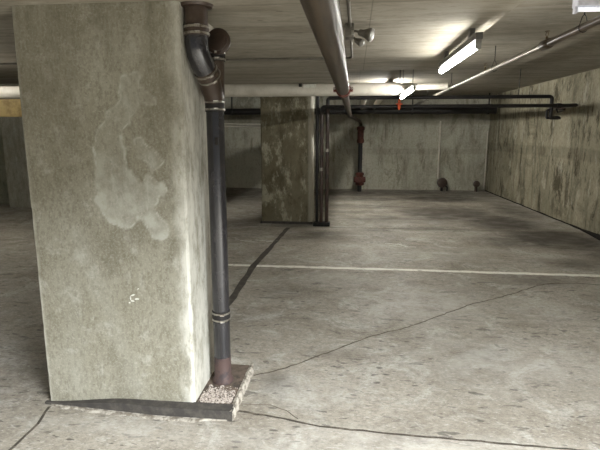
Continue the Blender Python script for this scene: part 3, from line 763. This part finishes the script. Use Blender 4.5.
# ------------------------------------------------------------------ floor markings
o = ribbon('parking_line', [(-2.6, 5.39), (-1.4, 5.41), (.536, 5.42), (2.63, 5.40), (3.5, 5.39)], .075, M['linepaint'], jit=.003, sub=14, seed=1); tag(o, 'long worn white painted line crossing the garage floor', 'floor line')
o = ribbon('tar_strip', [(-1.03, 7.75), (-1.09, 6.1), (-1.12, 5.4), (-1.09, 4.3), (-1.10, 3.02)], .065, M['tar'], jit=.002, sub=8, z=.0024, seed=2); tag(o, 'dark tar strip running on the floor between the two pillars', 'tar strip')
o = ribbon('floor_crack', [(-.60, 2.84), (-.45, 2.93), (-.25, 3.12), (.185, 3.56), (.45, 3.74), (1.05, 4.33), (1.5, 4.66), (1.85, 4.98), (2.1, 5.1)], .010, M['hair'], jit=.007, sub=24, seed=3); tag(o, 'meandering crack slanting across the floor from the kerb to the white line', 'crack')
o = ribbon('floor_crack', [(1.85, 5.02), (2.2, 5.1), (2.6, 5.04), (3.0, 5.12)], .010, M['hair'], jit=.008, sub=12, z=.0022, seed=4); tag(o, 'short crack just in front of the white line at the right', 'crack')
o = ribbon('floor_joint', [(-.60, 2.43), (-.35, 2.385), (-.147, 2.33), (.4, 2.30), (1.4, 2.26)], .013, M['crack'], jit=.003, sub=20, z=.0022, seed=5); tag(o, 'dark floor joint crossing the foreground to the right of the kerb', 'floor joint')
o = ribbon('floor_joint', [(-1.66, 2.36), (-1.62, 2.2), (-1.615, 1.9), (-1.60, 1.4)], .014, M['crack'], jit=.003, sub=20, z=.0022, seed=6); tag(o, 'dark floor joint running toward the camera from the pillar left corner', 'floor joint')
o = ribbon('hairline_crack', [(-.58, 2.50), (-.44, 2.51), (-.34, 2.46), (-.27, 2.39)], .005, M['hair'], jit=.002, sub=40, z=.0022, seed=7); tag(o, 'short curved hairline crack beside the kerb corner', 'crack')
o = ribbon('floor_joint', [(-1.9, 7.86), (-.4, 7.84), (1.0, 7.86), (3.4, 7.82)], .014, M['hair'], jit=.004, sub=10, z=.0022, seed=8); tag(o, 'thin floor joint crossing the floor in line with the second pillar', 'floor joint')
# scraped white marks
def marks(name, pts_list, wdt, lab, seed):
    rnd = random.Random(seed); bm = bmesh.new()
    for (a, b) in pts_list:
        a, b = Vector((*a, .0012)), Vector((*b, .0012)); d = (b-a).normalized(); s = Vector((-d.y, d.x, 0))*wdt
        vs = []
        for k in range(5): vs.append(a.lerp(b, k/4)+s*(.4+.6*rnd.random()))
        for k in range(4, -1, -1): vs.append(a.lerp(b, k/4)-s*(.4+.6*rnd.random()))
        f = bm.faces.new([bm.verts.new(v) for v in vs])
        r = bmesh.ops.extrude_face_region(bm, geom=[f]); 
        for g in r['geom']:
            if isinstance(g, bmesh.types.BMVert): g.co.z += .0012
    bmesh.ops.recalc_face_normals(bm, faces=bm.faces[:])
    return tag(link(name, bm, M['chalk']), lab, 'paint mark')
marks('paint_scrape', [((.45, 6.75), (.62, 6.70)), ((.62, 6.72), (.72, 6.60)), ((.50, 6.62), (.66, 6.58)), ((.7, 6.58), (.85, 6.56))], .012, 'faint white scraped mark on the floor in the middle beyond the white line', 1)
marks('paint_scrape', [((-1.58, 6.72), (-1.42, 6.76)), ((-1.38, 6.78), (-1.22, 6.74)), ((-1.50, 6.66), (-1.36, 6.66)), ((-1.2, 6.7), (-1.04, 6.76))], .012, 'faint white scraped mark on the floor beside the dark tar strip', 2)
# white paint flecks on the pillar face
bm = bmesh.new(); rnd = random.Random(4)
for (x, z, w_, h_, a) in ((-1.150, .655, .030, .008, .3), (-1.163, .640, .007, .024, .1), (-1.152, .622, .022, .008, -.2), (-1.128, .634, .026, .008, .1), (-1.118, .69, .010, .006, .5), (-1.17, .612, .010, .008, .4)):
    vs = []
    for k in range(10):
        t = 2*PI*k/10; r = .7+.5*rnd.random(); u, v_ = math.cos(t)*w_/2*r, math.sin(t)*h_/2*r
        vs.append(bm.verts.new((x+u*math.cos(a)-v_*math.sin(a), Y0-.0022, z+u*math.sin(a)+v_*math.cos(a))))
    f = bm.faces.new(vs); r = bmesh.ops.extrude_face_region(bm, geom=[f])
    for g in r['geom']:
        if isinstance(g, bmesh.types.BMVert): g.co.y += .0026
bmesh.ops.recalc_face_normals(bm, faces=bm.faces[:])
link('paint_fleck', bm, M['chalk'], p1)
